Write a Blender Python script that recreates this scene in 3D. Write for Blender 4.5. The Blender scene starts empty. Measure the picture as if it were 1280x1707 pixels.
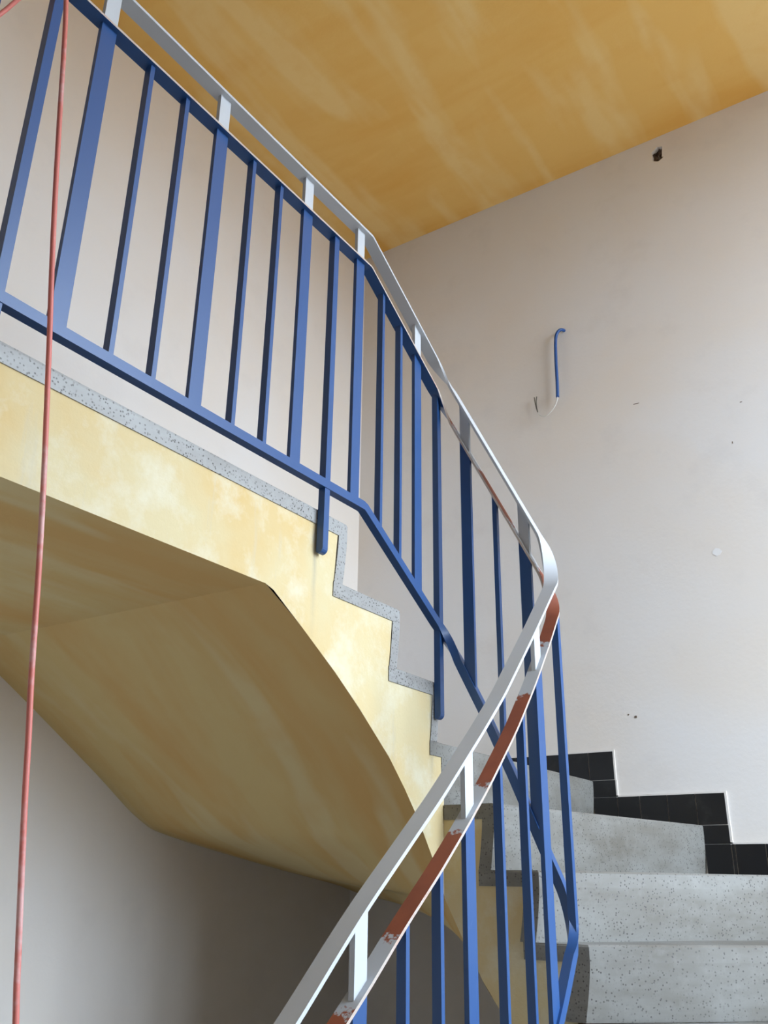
import bpy, bmesh, math, random
from mathutils import Vector, Matrix

random.seed(7)
scene = bpy.context.scene
COL = scene.collection

# ------------------------------------------------------------------ camera
# world axes: X to the right of the stair flights, Y along the flights, Z up;
# the origin is the photographer's eye, 1.49 m above the tread stood on.
YAW, PITCH, ROLL, FPX = math.radians(33.973), math.radians(22.391), math.radians(0.7745), 1513.29
fwd = Vector((-math.sin(YAW) * math.cos(PITCH), math.cos(YAW) * math.cos(PITCH), math.sin(PITCH)))
rgt = Vector((math.cos(YAW), math.sin(YAW), 0.0))
upv = rgt.cross(fwd)
r2 = rgt * math.cos(ROLL) + upv * math.sin(ROLL)
u2 = upv * math.cos(ROLL) - rgt * math.sin(ROLL)
cam_d = bpy.data.cameras.new('camera')
cam = bpy.data.objects.new('camera', cam_d)
COL.objects.link(cam)
cam.matrix_world = Matrix(((r2.x, u2.x, -fwd.x, 0), (r2.y, u2.y, -fwd.y, 0), (r2.z, u2.z, -fwd.z, 0), (0, 0, 0, 1)))
cam_d.sensor_fit = 'VERTICAL'
cam_d.sensor_height = 36.0
cam_d.sensor_width = 27.0
cam_d.lens = FPX / 1707.0 * 36.0
cam_d.clip_start = 0.02
scene.camera = cam

# ------------------------------------------------------------------ light
WIN = (1.6, 3.25, -0.5, 3.2)          # window in the right-hand wall: y0, y1, z0, z1
FILLWIN = (-1.25, -0.30, -1.55, -0.15)       # unseen opening added in the same wall as fill light under the stairs
XR = 1.30                                # face of the right-hand wall
world = bpy.data.worlds.new('overcast_sky')
scene.world = world
world.use_nodes = True
wn = world.node_tree.nodes
wl = world.node_tree.links
bg = wn['Background']
geo = wn.new('ShaderNodeTexCoord')
sep = wn.new('ShaderNodeSeparateXYZ')
ramp = wn.new('ShaderNodeValToRGB')
wl.new(geo.outputs['Generated'], sep.inputs[0])
mr = wn.new('ShaderNodeMapRange')
mr.inputs['From Min'].default_value = -1.0
mr.inputs['From Max'].default_value = 1.0
wl.new(sep.outputs['Z'], mr.inputs['Value'])
wl.new(mr.outputs[0], ramp.inputs[0])
ramp.color_ramp.elements[0].position = 0.46
ramp.color_ramp.elements[0].color = (0.12, 0.112, 0.10, 1)
ramp.color_ramp.elements[1].position = 0.54
ramp.color_ramp.elements[1].color = (0.73, 0.86, 1.0, 1)
wl.new(ramp.outputs[0], bg.inputs['Color'])
bg.inputs['Strength'].default_value = 17.5
for y0, y1, z0, z1 in (WIN, FILLWIN):
    pl = bpy.data.lights.new('daylight_portal', 'AREA')
    pl.shape = 'RECTANGLE'
    pl.size = y1 - y0
    pl.size_y = z1 - z0
    pl.cycles.is_portal = True
    po = bpy.data.objects.new('daylight_portal', pl)
    COL.objects.link(po)
    po.matrix_world = Matrix(((0, 0, 1, XR + 0.12), (1, 0, 0, (y0 + y1) / 2), (0, 1, 0, (z0 + z1) / 2), (0, 0, 0, 1)))

vs = scene.view_settings
vs.view_transform = 'Standard'
vs.look = 'None'
vs.gamma = 1.0
vs.use_curve_mapping = False
vs.exposure = -0.05

# ------------------------------------------------------------------ materials
def mat(name, rough=0.6, spec=0.5):
    m = bpy.data.materials.new(name)
    m.use_nodes = True
    b = m.node_tree.nodes['Principled BSDF']
    b.inputs['Roughness'].default_value = rough
    b.inputs['Specular IOR Level'].default_value = spec
    return m, m.node_tree.nodes, m.node_tree.links, b

def c4(c):
    return (c[0], c[1], c[2], 1.0)

def tex(n, l, kind, scale, detail=3.0, rough=0.55, mapping=None, dist=0.0, coord='Object'):
    tc = n.new('ShaderNodeTexCoord')
    out = tc.outputs[coord]
    if mapping:
        mp = n.new('ShaderNodeMapping')
        mp.inputs['Rotation'].default_value = mapping[0]
        mp.inputs['Scale'].default_value = mapping[1]
        l.new(out, mp.inputs[0])
        out = mp.outputs[0]
    if kind == 'noise':
        t = n.new('ShaderNodeTexNoise')
        t.inputs['Detail'].default_value = detail
        t.inputs['Roughness'].default_value = rough
        t.inputs['Distortion'].default_value = dist
    else:
        t = n.new('ShaderNodeTexVoronoi')
    t.inputs['Scale'].default_value = scale
    l.new(out, t.inputs['Vector'])
    return t

def maprange(n, l, sock, a, b, c=0.0, d=1.0):
    m = n.new('ShaderNodeMapRange')
    m.inputs['From Min'].default_value = a
    m.inputs['From Max'].default_value = b
    m.inputs['To Min'].default_value = c
    m.inputs['To Max'].default_value = d
    l.new(sock, m.inputs['Value'])
    return m.outputs[0]

def mixc(n, l, fac, a, b):
    m = n.new('ShaderNodeMix')
    m.data_type = 'RGBA'
    if isinstance(fac, (int, float)):
        m.inputs[0].default_value = fac
    else:
        l.new(fac, m.inputs[0])
    for i, v in ((6, a), (7, b)):
        if isinstance(v, tuple):
            m.inputs[i].default_value = c4(v)
        else:
            l.new(v, m.inputs[i])
    return m.outputs[2]

def bump(n, l, b, sock, strength, dist=0.01):
    bp = n.new('ShaderNodeBump')
    bp.inputs['Strength'].default_value = strength
    bp.inputs['Distance'].default_value = dist
    l.new(sock, bp.inputs['Height'])
    l.new(bp.outputs[0], b.inputs['Normal'])

def plaster(name, base, tint, dark):
    m, n, l, b = mat(name, 0.85, 0.2)
    t1 = tex(n, l, 'noise', 1.1, 4, 0.5, dist=0.4)
    t2 = tex(n, l, 'noise', 4.5, 5, 0.6)
    t3 = tex(n, l, 'noise', 60, 3, 0.6)
    col = mixc(n, l, maprange(n, l, t1.outputs[0], 0.38, 0.66), base, tint)
    col = mixc(n, l, maprange(n, l, t2.outputs[0], 0.56, 0.80, 0, 0.45), col, dark)
    l.new(col, b.inputs['Base Color'])
    bump(n, l, b, t3.outputs[0], 0.12, 0.004)
    return m

M_WALL = plaster('wall_plaster', (0.785, 0.755, 0.735), (0.78, 0.72, 0.66), (0.68, 0.64, 0.61))
M_WALLB = plaster('end_wall_plaster', (0.745, 0.725, 0.715), (0.745, 0.685, 0.625), (0.62, 0.59, 0.575))

def limewash(name, base, light, deep, ang, sc=1.0, lo=0.50, hi=0.60, amt=0.7, sa=(0.45, 2.0, 1.0), sb=(2.2, 0.5, 1.0)):
    m, n, l, b = mat(name, 0.8, 0.25)
    a = tex(n, l, 'noise', 1.5 * sc, 4, 0.6, mapping=((0, 0, ang), sa), dist=0.3)
    c = tex(n, l, 'noise', 1.9 * sc, 3, 0.5, mapping=((0, 0, ang + 1.5708), sb), dist=0.2)
    d = tex(n, l, 'noise', 7 * sc, 5, 0.6)
    g = tex(n, l, 'noise', 80, 3, 0.6)
    col = mixc(n, l, maprange(n, l, a.outputs[0], lo - 0.05, hi + 0.05, 0, amt), base, deep)
    col = mixc(n, l, maprange(n, l, c.outputs[0], lo, hi, 0, amt), col, light)
    col = mixc(n, l, maprange(n, l, d.outputs[0], 0.5, 0.8, 0, 0.35), col, deep)
    l.new(col, b.inputs['Base Color'])
    bump(n, l, b, g.outputs[0], 0.15, 0.004)
    return m

M_CEIL = limewash('ceiling_limewash', (0.84, 0.52, 0.155), (0.88, 0.63, 0.27), (0.78, 0.41, 0.085), 0.0, 1.0)
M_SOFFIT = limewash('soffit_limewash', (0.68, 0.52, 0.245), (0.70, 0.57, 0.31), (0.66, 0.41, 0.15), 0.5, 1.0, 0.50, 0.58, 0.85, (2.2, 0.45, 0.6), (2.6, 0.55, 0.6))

def cream():
    m, n, l, b = mat('stringer_limewash', 0.75, 0.3)
    a = tex(n, l, 'noise', 2.6, 4, 0.55, dist=0.3)
    c = tex(n, l, 'noise', 9, 5, 0.65)
    e = tex(n, l, 'noise', 3.5, 4, 0.6, mapping=((0, 0, 0), (1.0, 6.0, 0.6)))
    g = tex(n, l, 'noise', 90, 4, 0.6)
    col = mixc(n, l, maprange(n, l, a.outputs[0], 0.42, 0.68), (0.62, 0.525, 0.315), (0.62, 0.45, 0.205))
    col = mixc(n, l, maprange(n, l, c.outputs[0], 0.48, 0.68, 0, 0.75), col, (0.68, 0.63, 0.48))
    col = mixc(n, l, maprange(n, l, e.outputs[0], 0.62, 0.80, 0, 0.5), col, (0.50, 0.48, 0.42))
    tc = n.new('ShaderNodeTexCoord')
    sp = n.new('ShaderNodeSeparateXYZ')
    l.new(tc.outputs['Object'], sp.inputs[0])
    wob = tex(n, l, 'noise', 9, 3, 0.6)
    yy = n.new('ShaderNodeMath'); yy.operation = 'MULTIPLY_ADD'      # rust streaks wander a little
    l.new(wob.outputs[0], yy.inputs[0]); yy.inputs[1].default_value = 0.03; l.new(sp.outputs['Y'], yy.inputs[2])
    for y0, z1, ln in ((1.692, 0.79, 0.26), (2.262, 0.46, 0.20), (0.74, 0.79, 0.2)):
        df = n.new('ShaderNodeMath'); df.operation = 'SUBTRACT'
        l.new(yy.outputs[0], df.inputs[0]); df.inputs[1].default_value = y0 + 0.015
        ab = n.new('ShaderNodeMath'); ab.operation = 'ABSOLUTE'
        l.new(df.outputs[0], ab.inputs[0])
        mx = n.new('ShaderNodeMath'); mx.operation = 'MULTIPLY'
        l.new(maprange(n, l, ab.outputs[0], 0.0, 0.012, 0.75, 0.0), mx.inputs[0])
        l.new(maprange(n, l, sp.outputs['Z'], z1 - ln, z1 - 0.05, 0.0, 1.0), mx.inputs[1])
        m4 = n.new('ShaderNodeMath'); m4.operation = 'MULTIPLY'
        l.new(mx.outputs[0], m4.inputs[0]); l.new(maprange(n, l, c.outputs[0], 0.3, 0.6, 0.3, 1.0), m4.inputs[1])
        col = mixc(n, l, m4.outputs[0], col, (0.30, 0.28, 0.24))
    l.new(col, b.inputs['Base Color'])
    bump(n, l, b, g.outputs[0], 0.2, 0.004)
    return m
M_CREAM = cream()

def terrazzo(name, base, warm, speck_amt=1.0):
    m, n, l, b = mat(name, 0.45, 0.45)
    a = tex(n, l, 'noise', 2.6, 4, 0.6, mapping=((0, 0, 0), (1.0, 1.0, 3.2)))
    f = tex(n, l, 'noise', 30, 4, 0.7)
    v = tex(n, l, 'voronoi', 130)
    v2 = tex(n, l, 'voronoi', 140)
    w = tex(n, l, 'noise', 6, 2, 0.5)
    col = mixc(n, l, maprange(n, l, a.outputs[0], 0.4, 0.66), base, warm)
    col = mixc(n, l, maprange(n, l, f.outputs[0], 0.5, 0.75, 0, 0.4), col, tuple(min(0.8, x * 1.18) for x in base))
    # only some of the cells carry a dark chip
    sx = n.new('ShaderNodeSeparateColor')
    l.new(v.outputs['Color'], sx.inputs[0])
    pick = maprange(n, l, sx.outputs[0], 0.42, 0.46)
    chip = maprange(n, l, v.outputs['Distance'], 0.22, 0.34, 1.0, 0.0)
    mm = n.new('ShaderNodeMath'); mm.operation = 'MULTIPLY'
    l.new(pick, mm.inputs[0]); l.new(chip, mm.inputs[1])
    m2 = n.new('ShaderNodeMath'); m2.operation = 'MULTIPLY'
    l.new(mm.outputs[0], m2.inputs[0])
    l.new(maprange(n, l, w.outputs[0], 0.35, 0.6, 0.6 * speck_amt, speck_amt), m2.inputs[1])
    col = mixc(n, l, m2.outputs[0], col, (0.06, 0.055, 0.05))
    sy = n.new('ShaderNodeSeparateColor')
    l.new(v2.outputs['Color'], sy.inputs[0])
    m3 = n.new('ShaderNodeMath'); m3.operation = 'MULTIPLY'
    l.new(maprange(n, l, sy.outputs[1], 0.66, 0.7), m3.inputs[0])
    l.new(maprange(n, l, v2.outputs['Distance'], 0.25, 0.4, 0.6, 0.0), m3.inputs[1])
    col = mixc(n, l, m3.outputs[0], col, (0.16, 0.15, 0.14))
    l.new(col, b.inputs['Base Color'])
    bump(n, l, b, f.outputs[0], 0.08, 0.003)
    return m
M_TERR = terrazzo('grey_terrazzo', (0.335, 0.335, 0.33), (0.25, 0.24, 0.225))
M_TERR_DIM = terrazzo('worn_dim_terrazzo', (0.205, 0.200, 0.184), (0.135, 0.122, 0.102))  # lower steps: worn, and darkened so the weaker light there is in the colour

def paint(name, base, worn, rough, lo=0.62, hi=0.72, amt=0.5, scale=9):
    m, n, l, b = mat(name, rough, 0.5)
    a = tex(n, l, 'noise', scale, 5, 0.65)
    k = tex(n, l, 'noise', 2.5, 2, 0.5)
    col = mixc(n, l, maprange(n, l, a.outputs[0], lo, hi, 0, amt), base, worn)
    col = mixc(n, l, maprange(n, l, k.outputs[0], 0.4, 0.7, 0, 0.25), col, tuple(x * 0.8 for x in base))
    l.new(col, b.inputs['Base Color'])
    return m
M_BLUE = paint('blue_gloss_paint', (0.021, 0.077, 0.235), (0.10, 0.16, 0.33), 0.36, 0.66, 0.74, 0.45)
M_WHITE = paint('white_primer_paint', (0.52, 0.55, 0.59), (0.38, 0.40, 0.43), 0.5, 0.70, 0.74, 0.6, 14)
M_CREAMEDGE = paint('cream_primer_edge', (0.52, 0.45, 0.40), (0.50, 0.32, 0.25), 0.55, 0.52, 0.62, 0.6, 16)

def primer():
    m, n, l, b = mat('red_oxide_primer', 0.6, 0.4)
    at = n.new('ShaderNodeAttribute')
    at.attribute_name = 'touch_up'
    a = tex(n, l, 'noise', 55, 4, 0.65)
    ad = n.new('ShaderNodeMath'); ad.operation = 'ADD'
    l.new(at.outputs['Fac'], ad.inputs[0])
    l.new(maprange(n, l, a.outputs[0], 0.3, 0.7, -0.35, 0.35), ad.inputs[1])
    f = tex(n, l, 'noise', 12, 3, 0.6)
    red = mixc(n, l, maprange(n, l, f.outputs[0], 0.35, 0.7), (0.30, 0.082, 0.040), (0.22, 0.060, 0.032))
    col = mixc(n, l, maprange(n, l, ad.outputs[0], 0.44, 0.56), red, (0.46, 0.48, 0.51))
    l.new(col, b.inputs['Base Color'])
    return m
M_PRIMER = primer()

def tilemat():
    m, n, l, b = mat('black_glazed_tile', 0.32, 0.5)
    a = tex(n, l, 'noise', 11, 4, 0.7)
    col = mixc(n, l, maprange(n, l, a.outputs[0], 0.55, 0.85, 0, 0.6), (0.008, 0.008, 0.009), (0.05, 0.048, 0.046))
    l.new(col, b.inputs['Base Color'])
    return m
M_TILE = tilemat()
M_GROUT = paint('pale_grout', (0.72, 0.68, 0.64), (0.58, 0.52, 0.46), 0.85, 0.55, 0.7, 0.6, 20)
M_GROUT2 = paint('grey_joint', (0.22, 0.20, 0.18), (0.32, 0.30, 0.27), 0.85)
M_CORD = paint('red_plastic_cord', (0.62, 0.18, 0.15), (0.68, 0.46, 0.45), 0.5, 0.56, 0.66, 0.7, 7)
M_TUBE = paint('blue_conduit_plastic', (0.018, 0.085, 0.30), (0.06, 0.12, 0.33), 0.4)
M_WIRE = paint('white_wire_sheath', (0.72, 0.70, 0.66), (0.6, 0.58, 0.5), 0.5)
M_DARK = paint('bare_dark_wire', (0.10, 0.095, 0.08), (0.2, 0.19, 0.17), 0.5)
M_HOLE = paint('broken_masonry', (0.13, 0.092, 0.066), (0.24, 0.17, 0.14), 0.9, 0.5, 0.6, 0.7, 60)
M_FLOOR = terrazzo('hall_terrazzo', (0.78, 0.75, 0.69), (0.72, 0.68, 0.62), 0.3)
M_PATCH = paint('fresh_filler', (0.80, 0.79, 0.79), (0.76, 0.74, 0.73), 0.8)
M_FRAME = paint('grey_window_frame', (0.60, 0.61, 0.62), (0.5, 0.5, 0.5), 0.45)

# ------------------------------------------------------------------ mesh helpers
def link(name, verts, faces, m, parent=None, smooth=False, mats=None, fmat=None, fix=True):
    me = bpy.data.meshes.new(name)
    me.from_pydata([tuple(v) for v in verts], [], faces)
    if fix:
        bm = bmesh.new()
        bm.from_mesh(me)
        bmesh.ops.recalc_face_normals(bm, faces=bm.faces)
        bm.to_mesh(me)
        bm.free()
    for x in (mats or [m]):
        me.materials.append(x)
    if fmat:
        for p, i in zip(me.polygons, fmat):
            p.material_index = i
    if smooth:
        for p in me.polygons:
            p.use_smooth = True
    o = bpy.data.objects.new(name, me)
    COL.objects.link(o)
    if parent is not None:
        o.parent = parent
    return o

def soft(o, ang=0.6):
    for p in o.data.polygons:
        p.use_smooth = True
    o.data.set_sharp_from_angle(angle=ang)

def empty(name, loc=(0, 0, 0)):
    o = bpy.data.objects.new(name, None)
    o.empty_display_size = 0.1
    COL.objects.link(o)
    o.location = loc
    return o

def tag(o, label=None, cat=None, kind=None, group=None):
    if label: o['label'] = label
    if cat: o['category'] = cat
    if kind: o['kind'] = kind
    if group: o['group'] = group
    return o

def boxgeo(x0, x1, y0, y1, z0, z1):
    v = [(x, y, z) for z in (z0, z1) for y in (y0, y1) for x in (x0, x1)]
    f = [(0, 2, 3, 1), (4, 5, 7, 6), (0, 1, 5, 4), (2, 6, 7, 3), (0, 4, 6, 2), (1, 3, 7, 5)]
    return v, f

def boxes(name, L, m, parent=None):
    V, F = [], []
    for b in L:
        v, f = boxgeo(*b)
        k = len(V)
        V += v
        F += [tuple(i + k for i in q) for q in f]
    return link(name, V, F, m, parent)

def prism(name, poly, z0, z1, m, parent=None, bevel=0.0):
    """plan polygon extruded in Z"""
    n = len(poly)
    V = [(p[0], p[1], z0) for p in poly] + [(p[0], p[1], z1) for p in poly]
    F = [tuple(range(n - 1, -1, -1)), tuple(range(n, 2 * n))] + [(i, (i + 1) % n, n + (i + 1) % n, n + i) for i in range(n)]
    o = link(name, V, F, m, parent)
    if bevel:
        bv = o.modifiers.new('bevel', 'BEVEL')
        bv.width = bevel
        bv.segments = 2
        bv.limit_method = 'ANGLE'
    return o

def tube(name, pts, rad, m, parent=None, sides=10, sub=6):
    P = catmull([Vector(p) for p in pts], sub)
    V, F = [], []
    prev = None
    for i, p in enumerate(P):
        t = (P[min(i + 1, len(P) - 1)] - P[max(i - 1, 0)]).normalized()
        if prev is None:
            a = t.cross(Vector((0.3, 0.5, 0.81))).normalized()
        else:
            a = (prev - t * prev.dot(t)).normalized()
        prev = a
        b = t.cross(a)
        r = rad(i / (len(P) - 1)) if callable(rad) else rad
        for k in range(sides):
            an = 2 * math.pi * k / sides
            V.append(p + a * (math.cos(an) * r) + b * (math.sin(an) * r))
    n = len(P)
    for i in range(n - 1):
        for k in range(sides):
            F.append((i * sides + k, i * sides + (k + 1) % sides, (i + 1) * sides + (k + 1) % sides, (i + 1) * sides + k))
    F.append(tuple(range(sides)))
    F.append(tuple((n - 1) * sides + k for k in range(sides)))
    return link(name, V, F, m, parent, smooth=True)

def catmull(P, sub):
    out = []
    n = len(P)
    for i in range(n - 1):
        p0, p1, p2, p3 = P[max(i - 1, 0)], P[i], P[i + 1], P[min(i + 2, n - 1)]
        for k in range(sub):
            t = k / sub
            out.append(0.5 * ((2 * p1) + (p2 - p0) * t + (2 * p0 - 5 * p1 + 4 * p2 - p3) * t * t + (3 * p1 - p0 - 3 * p2 + p3) * t ** 3))
    out.append(P[-1])
    return out

def interp(tab, x):
    if x <= tab[0][0]:
        (a, b), (c, d) = tab[0], tab[1]
    elif x >= tab[-1][0]:
        (a, b), (c, d) = tab[-2], tab[-1]
    else:
        for i in range(len(tab) - 1):
            if tab[i][0] <= x <= tab[i + 1][0]:
                (a, b), (c, d) = tab[i], tab[i + 1]
                break
    return b + (d - b) * (x - a) / (c - a)

# ------------------------------------------------------------------ room shell
H = 0.17
ZL = 0.893                      # upper landing level
Z = {k: ZL - H * i for i, k in enumerate('GFEDCBAZYXWVUTSR')}
ZF = ZL - 16 * H                # hall floor
CEIL = 3.31
XL, YB, YF = -2.478, 3.4546, -4.6
XS, YE, XI = -1.347, 2.32, -0.943      # faces of the stairwell: upper stringer, end, lower stringer

tag(boxes('floor', [(XL, XR, YF, YB, ZF - 0.2, ZF)], M_FLOOR), kind='structure', label='terrazzo hall floor at the foot of the stairs')
tag(boxes('ceiling', [(XL - 0.2, XR + 0.3, YF - 0.2, YB + 0.2, CEIL, CEIL + 0.2)], M_CEIL), kind='structure', label='ochre limewashed flat ceiling over the stairwell')
tag(boxes('wall_left', [(XL - 0.2, XL, YF - 0.2, YB, ZF - 0.2, CEIL)], M_WALL), kind='structure', label='pale plaster wall behind the landing railing')
tag(boxes('wall_front', [(XL, XR, YF - 0.2, YF, ZF - 0.2, CEIL)], M_WALL), kind='structure', label='plaster wall behind the viewer')
X2 = XR + 0.25
wr = boxes('wall_right', [(XR, X2, YF - 0.2, FILLWIN[0], ZF - 0.2, CEIL), (XR, X2, FILLWIN[0], FILLWIN[1], ZF - 0.2, FILLWIN[2]), (XR, X2, FILLWIN[0], FILLWIN[1], FILLWIN[3], CEIL),
                          (XR, X2, FILLWIN[1], WIN[0], ZF - 0.2, CEIL), (XR, X2, WIN[1], YB, ZF - 0.2, CEIL),
                          (XR, X2, WIN[0], WIN[1], ZF - 0.2, WIN[2]), (XR, X2, WIN[0], WIN[1], WIN[3], CEIL)], M_WALL)
tag(wr, kind='structure', label='plaster side wall with the tall stair window')
t = 0.05
for wname, W4, nm, lb in (('window_1', WIN, 3, 'tall grey framed stair window lighting the stairwell'), ('fill_opening', FILLWIN, 2, 'added unseen framed opening giving fill light under the stairs')):
    wf = empty(wname, (XR + 0.15, W4[0], W4[2]))
    tag(wf, kind='structure', label=lb)
    ww, wh = W4[1] - W4[0], W4[3] - W4[2]
    for z0 in (0.0, wh - t):
        boxes('frame_rail', [(-0.03, 0.03, 0.0, ww, z0, z0 + t)], M_FRAME, wf)
    for i in range(nm):
        y = (ww - t) * i / (nm - 1)
        boxes('mullion', [(-0.03, 0.03, y, y + t, t, wh - t)], M_FRAME, wf)

# end wall with a broken-out hole near the ceiling
hole = [(-0.827, 3.231), (-0.824, 3.215), (-0.826, 3.195), (-0.825, 3.181), (-0.812, 3.172), (-0.800, 3.166), (-0.793, 3.174), (-0.780, 3.176),
        (-0.774, 3.181), (-0.781, 3.186), (-0.778, 3.215), (-0.774, 3.243), (-0.785, 3.237), (-0.797, 3.252), (-0.812, 3.243)]
bm = bmesh.new()
def loop(pts):
    vv = [bm.verts.new(p) for p in pts]
    return [bm.edges.new((vv[i], vv[(i + 1) % len(vv)])) for i in range(len(vv))]
e = loop([(XL - 0.2, YB, ZF - 0.2), (XR + 0.25, YB, ZF - 0.2), (XR + 0.25, YB, CEIL), (XL - 0.2, YB, CEIL)])
e += loop([(x, YB, z) for x, z in hole])
bmesh.ops.triangle_fill(bm, use_beauty=True, use_dissolve=False, edges=e)
for q in list(bm.faces):      # the fill may also close the hole: drop faces wholly on its rim
    if all(any(abs(v.co.x - x) + abs(v.co.z - z) < 1e-5 for x, z in hole) for v in q.verts):
        c = q.calc_center_median()
        if -0.823 < c.x < -0.779 and 3.172 < c.z < 3.247:
            bm.faces.remove(q)
r = bmesh.ops.extrude_face_region(bm, geom=bm.faces[:])
bmesh.ops.translate(bm, verts=[v for v in r['geom'] if isinstance(v, bmesh.types.BMVert)], vec=(0, 0.2, 0))
bmesh.ops.recalc_face_normals(bm, faces=bm.faces)
me = bpy.data.meshes.new('wall_back')
bm.to_mesh(me); bm.free()
me.materials.append(M_WALLB)
wb = bpy.data.objects.new('wall_back', me)
COL.objects.link(wb)
tag(wb, kind='structure', label='pale plaster end wall above the winding steps')
n = len(hole)
cx, cz = -0.801, 3.208
V = [(x + (x - cx) * 0.08, YB + 0.012, z + (z - cz) * 0.08) for x, z in hole] + [(x * 0.94 + cx * 0.06, YB + 0.022 + 0.008 * ((i * 7) % 3), z * 0.94 + cz * 0.06) for i, (x, z) in enumerate(hole)]
V.append((cx, YB + 0.03, cz))
F = [(i, (i + 1) % n, n + (i + 1) % n, n + i) for i in range(n)] + [(n + i, n + (i + 1) % n, 2 * n) for i in range(n)]
hp = link('hole_lining', V, F, M_HOLE, wb)
tag(hp, label='rough dark broken masonry inside a small wall hole')
tube('cut_wire', [(-0.80, YB + 0.030, 3.20), (-0.798, YB + 0.012, 3.205), (-0.794, YB + 0.008, 3.188), (-0.801, YB + 0.012, 3.178)], 0.003, M_DARK, wb, 6, 4)

# small chips and scuffs in the end wall's plaster
for i, (x, z, w, h, mt) in enumerate([(-1.025, 1.937, 0.018, 0.002, M_HOLE), (-1.152, 0.611, 0.006, 0.006, M_HOLE), (-1.18, 0.622, 0.004, 0.004, M_HOLE),
                                     (-0.773, 1.21, 0.020, 0.018, M_PATCH), (-0.603, 1.819, 0.006, 0.002, M_HOLE), (-0.658, 1.651, 0.002, 0.007, M_HOLE)]):
    k = 7
    pts = [(x + w * math.cos(2 * math.pi * a / k) * (0.7 + 0.3 * random.random()), z + h * math.sin(2 * math.pi * a / k) * (0.7 + 0.3 * random.random())) for a in range(k)]
    V = [(p[0], YB + 0.001, p[1]) for p in pts] + [(p[0], YB - 0.0012, p[1]) for p in pts]
    link('plaster_chip', V, [tuple(range(k)), tuple(range(k, 2 * k))] + [(a, (a + 1) % k, k + (a + 1) % k, k + a) for a in range(k)], mt, wb)

# ------------------------------------------------------------------ staircase
st = empty('staircase', (XI, 0.0, ZF))
tag(st, 'winding terrazzo staircase with cream limewashed stringer turning up to a landing', 'staircase')
ST = Vector(st.location)

def fixp(o):
    """children are modelled in world coordinates: take the parent's offset out"""
    o.matrix_parent_inverse = Matrix.Translation(-Vector(o.parent.location)) if o.parent.parent is None else o.matrix_parent_inverse
    return o

# nosing lines: inner point on the stairwell, outer point on a wall
N = {
    'G': ((XS, 1.825), (XL, 2.00)),
    'F': ((XS, 2.086), (XL, 2.75)),
    'E': ((XS, 2.300), (-2.15, YB)),
    'D': ((XS, 2.312), (-1.340, YB)),
    'C': ((-1.190, YE), (-0.942, YB)),
    'B': ((-1.067, YE), (-0.300, YB)),
    'A': ((XI, YE), (0.24, YB)),
    'Z': ((XI, 2.13), (XR, 3.10)),
    'Y': ((XI, 1.87), (XR, 2.17)),
}
order = 'GFEDCBAZYXWVUTSR'
y = 1.60
for k in 'XWVUTSR':
    N[k] = ((XI, y), (XR, y))
    y -= 0.28
TT = 0.04
def tread(name, poly, ed, zt):
    """terrazzo slab: plan polygon with the arris of edge ed (the nosing) chamfered"""
    n = len(poly)
    c = 0.005
    A, B = Vector(poly[ed]), Vector(poly[(ed + 1) % n])
    d = (B - A).normalized()
    cen = sum((Vector(p) for p in poly), Vector((0, 0))) / n
    nb = Vector((-d.y, d.x))
    if (cen - A).dot(nb) < 0: nb = -nb
    V = [(p[0], p[1], zt - TT) for p in poly] + [(p[0], p[1], zt - c) for p in poly]
    for i, p in enumerate(poly):
        q = Vector(p) + (nb * c if i in (ed, (ed + 1) % n) else Vector((0, 0)))
        V.append((q.x, q.y, zt))
    F = [tuple(range(n - 1, -1, -1)), tuple(range(2 * n, 3 * n))]
    for o in (0, n):
        F += [(o + i, o + (i + 1) % n, o + n + (i + 1) % n, o + n + i) for i in range(n)]
    return link(name, V, F, M_TERR if name == 'landing_floor' or zt > 0.5 else M_TERR_DIM, st)
extra = {'E': [(XL, YB)], 'Z': [(XR, YB)]}
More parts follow.
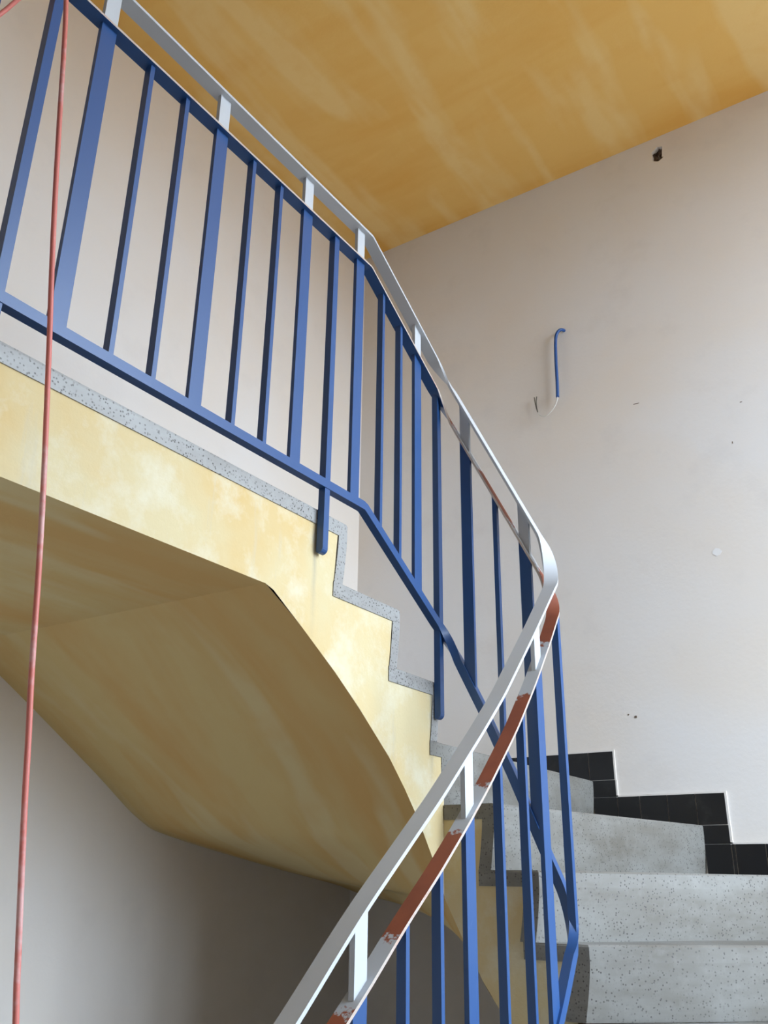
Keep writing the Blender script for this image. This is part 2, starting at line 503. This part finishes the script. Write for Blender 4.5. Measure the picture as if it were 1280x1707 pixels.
for i, k in enumerate(order):
    zt = Z[k]
    (ia, oa) = N[k]
    if k == 'G':
        poly = [(XS, YF), ia, oa, (XL, YF)]
    else:
        up = order[i - 1]
        (ib, ob) = N[up]
        du = (Vector(ob) - Vector(ib)).normalized()
        nu = Vector((-du.y, du.x)) * 0.05
        ob = tuple(Vector(ob) + nu)
        if up in 'GFE':
            ib = (XS, ib[1] - 0.052)
        elif up in 'CB':
            ib = (ib[0] - 0.052, YE)
        elif up != 'A' and up != 'D':
            ib = (XI, ib[1] + 0.05)
        ob = (max(XL, min(XR, ob[0])), min(YB, ob[1]))
        mid = extra.get(k, [])
        # the tread runs a little under the next riser
        poly = [ia, oa] + mid + [ob, ib]
        if k == 'D':
            poly = [ia, oa, ob, ib]
        if k == 'C':
            poly = [ia, oa, ob, (XS, YE)]
    tr = tread('step' if k != 'G' else 'landing_floor', poly, 1 if k == 'G' else 0, zt)
    fixp(tr)
    # riser below the nosing, leaning back 15 mm at its foot
    A, B = Vector(ia), Vector(oa)
    d = (B - A).normalized()
    nb = Vector((-d.y, d.x))                      # to the left of inner->outer = uphill side
    kk = abs(nb.y) if k in 'GFE' else 1.0          # same 36 mm edge on the stairwell side for skewed risers
    V = []
    ln = (B - A).length
    ROWS = 6
    for ri in range(ROWS + 1):
        fr = ri / ROWS                            # 0 at the foot, 1 under the nosing
        zz = zt - H + (H - TT) * fr
        off = 0.014 * (1 - fr) ** 1.4
        for th in (0.0, 0.036):
            for q in (A, B):
                p = q + nb * ((off + th) * kk)
                # keep the inner end on the stairwell face
                if q is A:
                    if k in 'GFE':
                        s = (XS - p.x) / d.x if abs(d.x) > 1e-6 else 0
                        p = p + d * s
                    elif k == 'D':
                        p = Vector((p.x, 2.312))
                    elif k in 'CB':
                        s = (YE - p.y) / d.y
                        p = p + d * s
                    elif k != 'A':
                        s = (XI - p.x) / d.x
                        p = p + d * s
                    else:
                        s = (YE - p.y) / d.y
                        p = p + d * s
                V.append((max(XL, min(XR, p.x)), min(YB, p.y), zz))
    F = []
    for ri in range(ROWS):
        q = ri * 4
        F += [(q, q + 1, q + 5, q + 4), (q + 2, q + 6, q + 7, q + 3), (q, q + 4, q + 6, q + 2), (q + 1, q + 3, q + 7, q + 5)]
    q = ROWS * 4
    F += [(0, 2, 3, 1), (q, q + 1, q + 3, q + 2)]
    rs = link('riser', V, F, M_TERR_DIM if k in 'DCBAZYXWVUTSR' else M_TERR, tr)
    soft(rs)

# cream side faces of the stringer (set 6 mm back from the terrazzo ends)
g = 0.003
xs = XS - g
low = [(2.326, -0.028), (2.290, 0.028), (2.254, 0.082), (2.192, 0.163), (2.120, 0.240), (2.043, 0.313), (1.902, 0.419), (1.795, 0.491), (1.66, 0.572), (1.545, 0.638), (1.515, 0.646), (YF, 0.646)]
prof = [(YF, ZL - 0.038), (1.787, ZL - 0.038), (1.787 - 0.014, Z['F'] - 0.038), (2.050, Z['F'] - 0.038), (2.036, Z['E'] - 0.038), (2.268, Z['E'] - 0.038), (2.258, Z['D'] - 0.038), (2.326, Z['D'] - 0.038)]
V = [(xs, a, b) for a, b in prof + low]
f1 = [tuple(range(len(V)))]
o = len(V)
ye = YE + g
endp = [(xs, 0.30), (xs, Z['C'] - 0.038), (-1.228, Z['C'] - 0.038), (-1.222, Z['B'] - 0.038), (-1.105, Z['B'] - 0.038), (-1.099, Z['A'] - 0.038), (-0.985, Z['A'] - 0.038), (-0.985, -0.30), (XI + g, -0.30),
        (XI + g, -0.62), (-1.06, -0.455), (-1.193, -0.285), (-1.240, -0.221), (-1.288, -0.140), (xs, -0.028)]
V += [(a, ye, b) for a, b in endp]
f1.append(tuple(range(o, o + len(endp))))
o = len(V)
xi = XI + g
side = [(2.326, -0.30), (2.326, -0.62), (2.1, -0.79), (-0.2, -2.15), (-0.2, ZF - 0.02), (-0.4, ZF - 0.02)]
top = []
for k in 'RSTUVWXYZ':
    yy = N[k][0][1]
    top += [(yy + 0.02, Z[k] - H - 0.02), (yy + 0.02, Z[k] - 0.03)]
side += top + [(2.326, Z['Z'] - 0.03)]
V += [(xi, a, b) for a, b in side]
f1.append(tuple(range(o, o + len(side))))
sg = link('stringer', V, f1, M_CREAM, st, fix=False)
fixp(sg)
tag(sg, label='cream yellow limewashed side face of the stairs')
bm = bmesh.new(); bm.from_mesh(sg.data)
bmesh.ops.triangulate(bm, faces=bm.faces[:], ngon_method='EAR_CLIP')
bm.to_mesh(sg.data); bm.free()

# warped soffit: rulings from the stairwell edge to the walls
rul = [((xs, 1.515, 0.646), (XL, 1.49, 0.646)),
       ((xs, 1.66, 0.572), (XL, 1.63, 0.565)),
       ((xs, 1.795, 0.491), (XL, 1.79, 0.469)),
       ((xs, 2.043, 0.313), (XL, 2.02, 0.327)),
       ((xs, 2.192, 0.163), (XL, 2.22, 0.200)),
       ((xs, 2.254, 0.082), (XL, 2.38, 0.149)),
       ((xs, 2.326, -0.028), (XL, 2.90, 0.066)),
       ((xs + 0.002, 2.326, -0.031), (XL, YB, -0.018)),
       ((-1.288, ye, -0.140), (-2.05, YB, -0.094)),
       ((-1.240, ye, -0.221), (-1.55, YB, -0.21)),
       ((-1.193, ye, -0.285), (-1.10, YB, -0.33)),
       ((-1.06, ye, -0.455), (-0.5, YB, -0.48)),
       ((xi, ye, -0.62), (XR, YB, -0.62)),
       ((xi, 2.1, -0.79), (XR, 2.6, -0.78)),
       ((xi, -0.2, -2.15), (XR, -0.2, -2.15))]
A = catmull([Vector(a) for a, b in rul], 6)
B = catmull([Vector(b) for a, b in rul], 6)
# keep the edges on their planes
for L in (A, B):
    for p in L:
        p.x = max(XL, min(XR, p.x)); p.y = min(p.y, YB)
V, F, W = [], [], 16
V += [(xs, YF, 0.646), (XL, YF, 0.646), (XL, 1.49, 0.646), (xs, 1.515, 0.646)]
F.append((0, 1, 2, 3))
o = 4
for a, b in zip(A, B):
    for k in range(W + 1):
        V.append(a.lerp(b, k / W))
for i in range(len(A) - 1):
    for k in range(W):
        q = o + i * (W + 1) + k
        F.append((q, q + 1, q + W + 2, q + W + 1))
sf = link('soffit', V, F, M_SOFFIT, st, smooth=True, fix=False)
fixp(sf)
tag(sf, label='ochre limewashed underside of the stairs and landing')

# ------------------------------------------------------------------ stepped tile skirting on the end wall
tr = empty('trim_1', (0, YB, 0))
tag(tr, kind='structure', label='stepped skirting of black glazed tiles along the end wall')
def sk(name, x0, x1, z0, z1, d0, d1, m):
    o = boxes(name, [(x0, x1, YB - d1, YB - d0, z0, z1)], m, tr)
    fixp(o)
    return o
tz = {'D': 0.489, 'C': 0.321, 'B': 0.150, 'A': -0.02, 'E': 0.659}
e = 0.005
sk('mortar_bed', -2.16, -1.253 + e, Z['D'], tz['D'] + e, 0.0, 0.006, M_GROUT)
sk('mortar_bed', -1.342, -1.251 + e, tz['C'], Z['D'], 0.0, 0.006, M_GROUT)
sk('mortar_bed', -1.342, -0.856 + e, Z['C'], tz['C'] + e, 0.0, 0.006, M_GROUT)
sk('mortar_bed', -0.946, -0.855 + e, tz['B'], Z['C'], 0.0, 0.006, M_GROUT)
sk('mortar_bed', -0.946, -0.20, Z['B'], tz['B'] + e, 0.0, 0.006, M_GROUT)
j = 0.0012
def tile(x0, x1, z0, z1):
    o = sk('tile', x0 + j, x1 - j, z0 + j, z1 - j, 0.0, 0.0085 + random.random() * 0.001, M_TILE)
    return o
for a, b in ((-1.352, -1.253), (-1.456, -1.352), (-1.560, -1.456), (-1.664, -1.560), (-1.768, -1.664), (-1.872, -1.768), (-1.976, -1.872), (-2.08, -1.976)):
    tile(a, b, Z['D'], tz['D'])
tile(-1.342, -1.251, tz['C'], Z['D'])
for a, b in ((-1.342, -1.249), (-1.249, -1.164), (-1.164, -1.062), (-1.062, -0.960), (-0.960, -0.857)):
    tile(a, b, Z['C'], tz['C'])
tile(-0.946, -0.856, tz['B'], Z['C'])
x = -0.743
for a, b in ((-0.946, -0.856), (-0.856, -0.843), (-0.843, -0.743), (-0.743, -0.64), (-0.64, -0.537), (-0.537, -0.434), (-0.434, -0.331)):
    tile(a, b, Z['B'], tz['B'])

# ------------------------------------------------------------------ railing
rl = empty('stair_railing', (-1.333, 1.70, 0.772))
tag(rl, 'blue painted steel stair railing with pale primed handrail and rust red middle bar', 'railing')
RX, RY, LX = -1.333, 2.30, -0.960       # plan lines of the railing: upper run, end run, lower run
RAD = 0.045
UB = 1.868                              # where the upper run starts to fall
SL = 0.606

def up_fn(z0):
    return lambda y: z0 - SL * max(0.0, y - UB)
hand_up, mid_up, bot_up = up_fn(1.864), up_fn(1.750), up_fn(0.949)
hand_cr = lambda x: 1.465 - 2.05 * (x + 1.26)
mid_cr = lambda x: 1.316 - 2.00 * (x + 1.252)
bot_cr = lambda x: interp([(-1.328, 0.682), (-1.213, 0.455), (-1.128, 0.272), (-1.042, 0.074), (-0.985, -0.052)], x)
H_LO = [(-0.2, -1.16), (0.9, -0.425), (1.195, -0.188), (1.308, -0.088), (1.374, -0.032), (1.54, 0.097), (1.616, 0.156), (1.795, 0.307), (1.91, 0.409), (2.104, 0.607), (2.234, 0.746)]
M_LO = [(-0.2, -1.29), (0.9, -0.545), (1.195, -0.300), (1.314, -0.205), (1.371, -0.163), (1.49, -0.067), (1.611, 0.023), (1.721, 0.112), (1.827, 0.203), (1.974, 0.342), (2.086, 0.465), (2.203, 0.607), (2.262, 0.688)]
hand_lo = lambda y: interp(H_LO, y)
mid_lo = lambda y: interp(M_LO, y)
bot_lo = lambda y: interp(M_LO, y) - 0.835

def rail_path(fu, fc, fl, y_start=-2.55, y_end=-0.15):
    """centre line (underside height) of a rail: upper run, rounded corner, end run, rounded corner, lower run"""
    P = []
    y = y_start
    while y < UB - 0.06:
        P.append((RX, y, fu(y)))
        y += 0.10
    P.append((RX, UB - 0.003, fu(UB)))
    P.append((RX, UB + 0.003, fu(UB + 0.003)))
    y = UB + 0.03
    while y < RY - RAD - 0.01:
        P.append((RX, y, fu(y)))
        y += 0.02
    za, zb = fu(RY - RAD), fc(RX + RAD)
    sa, sb = -SL, -2.04
    L = RAD * math.pi / 2
    for k in range(0, 11):
        t = k / 10
        an = math.pi - t * math.pi / 2
        P.append((RX + RAD + RAD * math.cos(an), RY - RAD + RAD * math.sin(an), hermite(za, zb, sa * L, sb * L, t)))
    x = RX + RAD + 0.012
    while x < LX - RAD - 0.006:
        P.append((x, RY, fc(x)))
        x += 0.012
    za, zb = fc(LX - RAD), fl(RY - RAD)
    sb = -(fl(RY - RAD) - fl(RY - RAD - 0.1)) / 0.1
    for k in range(0, 11):
        t = k / 10
        an = math.pi / 2 - t * math.pi / 2
        P.append((LX - RAD + RAD * math.cos(an), RY - RAD + RAD * math.sin(an), hermite(za, zb, -2.04 * L, sb * L, t)))
    y = RY - RAD - 0.012
    Q = []
    while y > y_end:
        Q.append((LX, y, fl(y)))
        y -= 0.012 if y > 1.0 else 0.05
    # ease the picked heights
    zs = [q[2] for q in Q]
    for it in range(6):
        zs = [zs[0]] + [0.25 * zs[i - 1] + 0.5 * zs[i] + 0.25 * zs[i + 1] for i in range(1, len(zs) - 1)] + [zs[-1]]
    P += [(q[0], q[1], z) for q, z in zip(Q, zs)]
    return [Vector(p) for p in P]

def hermite(a, b, ma, mb, t):
    return (2 * t ** 3 - 3 * t ** 2 + 1) * a + (t ** 3 - 2 * t * t + t) * ma + (-2 * t ** 3 + 3 * t * t) * b + (t ** 3 - t * t) * mb

def sweep(name, P, w, th, mats, fidx, parent, mask=None):
    V, F, FM, MK = [], [], [], []
    n = len(P)
    for i, p in enumerate(P):
        t = (P[min(i + 1, n - 1)] - P[max(i - 1, 0)]).normalized()
        h = Vector((t.x, t.y, 0)).normalized()
        s = Vector((h.y, -h.x, 0))            # to the right of travel
        u = s.cross(t)
        if u.z < 0: u = -u
        lift = u * th
        for (a, b) in ((-1, 0), (1, 0), (1, 1), (-1, 1)):
            V.append(p + s * (a * w / 2) + lift * b)
            MK.append(mask(p) if mask else 0.0)
    for i in range(n - 1):
        q = i * 4
        for k in range(4):
            F.append((q + k, q + (k + 1) % 4, q + 4 + (k + 1) % 4, q + 4 + k))
            FM.append(fidx[k])
    F += [(0, 1, 2, 3), (n * 4 - 4, n * 4 - 3, n * 4 - 2, n * 4 - 1)]
    FM += [fidx[1], fidx[1]]
    o = link(name, V, F, None, parent, mats=mats, fmat=FM)
    if mask:
        a = o.data.attributes.new('touch_up', 'FLOAT', 'POINT')
        a.data.foreach_set('value', MK)
    soft(o, 0.3)
    fixp(o)
    return o

hand = sweep('handrail', rail_path(hand_up, hand_cr, hand_lo), 0.039, 0.0075, [M_WHITE], [0, 0, 0, 0], rl)
tag(hand, label='flat handrail bar in pale grey white primer')

posts_up = [-2.46, -2.11, -1.76, -1.40, -1.05, -0.69, -0.43, -0.08, 0.235, 0.598, 0.8585, 1.2205, 1.5695, 1.826, 2.1545]
posts_cr = [-1.240, -1.0505]
posts_lo = [0.17, 0.56, 0.96, 1.3665, 1.7515, 2.135]
def touch(p):
    """1 where the red bar has been touched up with grey primer: beside the spacers"""
    def band(v, a, b, s=0.022):
        return max(0.0, min(1.0, 0.5 + min(v - a, b - v) / (2 * s)))
    if abs(p.x - RX) < 0.004:
        return max(band(p.y, c - 0.05, c + 0.05) for c in posts_up)
    if abs(p.y - RY) < 0.004:
        return max(band(p.x, -1.285, -1.195), band(p.x, -1.095, -1.015), band(p.x, -1.36, -1.32))
    return max([band(p.y, c - 0.047, c + 0.070) for c in posts_lo[:-1] if c != 1.3665] + [band(p.y, 1.330, 1.464)] + [band(p.y, 2.06, 2.19, 0.03)]) if p.y < 2.24 else 0.0
mid = sweep('middle_rail', rail_path(mid_up, mid_cr, mid_lo), 0.036, 0.006, [M_BLUE, M_CREAMEDGE, M_PRIMER], [0, 1, 2, 1], rl, touch)
tag(mid, label='flat bar under the handrail with red oxide primer and grey patches on top')
bot = sweep('bottom_rail', rail_path(bot_up, bot_cr, bot_lo), 0.024, 0.024, [M_BLUE], [0, 0, 0, 0], rl)

def bar(name, run, c, ha, hx, zb, zt, parent, m, lean=0.0):
    """upright bar of half width ha along the run and hx across it; ends follow the rails' slopes"""
    V = []
    for fz in (zb, zt):
        for a in (-ha, ha):
            z = fz(c + a)
            for s in (-hx, hx):
                if run == 'u': V.append((RX + s, c + a, z))
                elif run == 'l': V.append((LX + s, c + a, z))
                else: V.append((c + a, RY + s, z))
    F = [(0, 1, 3, 2), (4, 6, 7, 5), (0, 2, 6, 4), (1, 5, 7, 3), (0, 4, 5, 1), (2, 3, 7, 6)]
    o = link(name, V, F, m, parent)
    if parent is rl:
        o.matrix_parent_inverse = Matrix.Translation(-Vector(rl.location))
    return o

fn = {'u': (hand_up, mid_up, bot_up), 'c': (hand_cr, mid_cr, bot_cr), 'l': (hand_lo, mid_lo, bot_lo)}
def slopeoff(run, th):
    s = {'u': 1.0, 'c': 2.25, 'l': 1.35}[run]
    return th * s
def post(run, c, ha=0.0195, hx=0.0055):
    h, m_, b = fn[run]
    p = bar('post', run, c, ha, hx, lambda q: b(q) + slopeoff(run, 0.020), lambda q: m_(q) + 0.002, rl, M_BLUE)
    s = bar('spacer', run, c, ha - 0.0015, hx, lambda q: m_(q) + slopeoff(run, 0.005), lambda q: h(q) + 0.003, p, M_WHITE)
    return p
def thin(run, c, ha=0.006, hx=0.010):
    h, m_, b = fn[run]
    return bar('baluster', run, c, ha, hx, lambda q: b(q) + slopeoff(run, 0.020), lambda q: m_(q) + 0.002, rl, M_BLUE)
for c in posts_up: post('u', c)
for c in posts_cr: post('c', c, 0.0175, 0.0055)
for c in posts_lo: post('l', c)
for c in (-2.34, -2.23, -1.99, -1.88, -1.64, -1.52, -1.29, -1.17, -0.93, -0.81, -0.32, -0.19, 0.36, 0.475, 0.983, 1.0955, 1.3385, 1.449, 1.9485, 2.0495): thin('u', c)
thin('c', -1.1425, 0.007, 0.007)
for c in (0.30, 0.43, 0.69, 0.82, 1.09, 1.22, 1.504, 1.6255, 1.894, 2.0245): thin('l', c)
thin('l', 2.274, 0.008, 0.010)

# anchor bars run down past the bottom rail and are fixed to the stringer
def anchor(c, zbot, run='u'):
    top = mid_up(c) + 0.002
    r = 0.014
    pf = [(RX - 0.0105, top), (RX - 0.0105, zbot + 0.004), (RX - 0.0065, zbot)]
    for k in range(5):
        an = -math.pi / 2 + k * math.pi / 8
        pf.append((RX + 0.010 - r + r * math.cos(an), zbot + r + r * math.sin(an)))
    pf.append((RX + 0.010, top))
    n = len(pf)
    V = [(a, c - 0.0105, b) for a, b in pf] + [(a, c + 0.0105, b) for a, b in pf]
    F = [tuple(range(n)), tuple(range(n, 2 * n))] + [(i, (i + 1) % n, n + (i + 1) % n, n + i) for i in range(n)]
    o = link('anchor_bar', V, F, M_BLUE, rl)
    fixp(o)
for c, zb in ((-0.56, 0.772), (0.731, 0.772), (1.701, 0.772), (2.278, 0.444)):
    anchor(c, zb)

# ------------------------------------------------------------------ hanging cord
cd = tube('cord', [(-1.02, 1.12, ZF + 0.006), (-1.10, 1.07, ZF + 0.01), (-1.14, 1.045, ZF + 0.2), (-1.17, 1.0, -0.9), (-1.19, 0.945, -0.5), (-1.20, 0.898, -0.18), (-1.20, 0.886, -0.10), (-1.20, 0.870, 0.015),
            (-1.20, 0.857, 0.112), (-1.20, 0.847, 0.196), (-1.20, 0.834, 0.297), (-1.20, 0.819, 0.440), (-1.20, 0.800, 0.597), (-1.20, 0.780, 0.742),
            (-1.20, 0.765, 0.850), (-1.20, 0.747, 0.974), (-1.20, 0.728, 1.116), (-1.20, 0.708, 1.280), (-1.205, 0.677, 1.56), (-1.235, 0.655, 1.75), (-1.30, 0.645, 1.879), (-1.333, 0.64, 1.8825),
            (-1.366, 0.675, 1.862), (-1.374, 0.69, 1.74), (-1.368, 0.658, 1.637), (-1.368, 0.631, 1.567), (-1.372, 0.60, 1.46), (-1.40, 0.55, 1.25), (-1.42, 0.50, 1.0), (-1.44, 0.42, 0.905), (-1.55, 0.30, 0.899), (-1.70, 0.25, 0.899)],
          0.0046, M_CORD, None, 8, 4)
tag(cd, 'thin dusty red cord slung over the handrail and hanging down the stairwell', 'cord')

# ------------------------------------------------------------------ conduit stub on the end wall
cn = empty('conduit', (-1.327, YB, 2.414))
tag(cn, 'bent blue electrical conduit stub with loose white wire on the end wall', 'conduit')
fixp(tube('conduit_tube', [(-1.322, YB + 0.02, 2.416), (-1.327, YB - 0.012, 2.415), (-1.340, YB - 0.028, 2.405), (-1.352, YB - 0.033, 2.380), (-1.358, YB - 0.033, 2.340), (-1.362, YB - 0.032, 2.25), (-1.364, YB - 0.031, 2.127), (-1.367, YB - 0.030, 2.060)], 0.0075, M_TUBE, cn, 12, 5))
wi = fixp(tube('wire', [(-1.366, YB - 0.030, 2.075), (-1.369, YB - 0.030, 2.05), (-1.383, YB - 0.029, 2.02), (-1.408, YB - 0.028, 1.994), (-1.437, YB - 0.027, 1.984), (-1.458, YB - 0.026, 1.995), (-1.470, YB - 0.025, 2.012)], 0.0028, M_WIRE, cn, 8, 5))
for dx in (-0.003, 0.003):
    fixp(tube('bare_wire', [(-1.469, YB - 0.025, 2.010), (-1.475 + dx * 0.4, YB - 0.024, 2.04), (-1.478 + dx, YB - 0.023, 2.07), (-1.478 + dx * 2, YB - 0.022, 2.098)], 0.0022, M_DARK, cn, 6, 4))
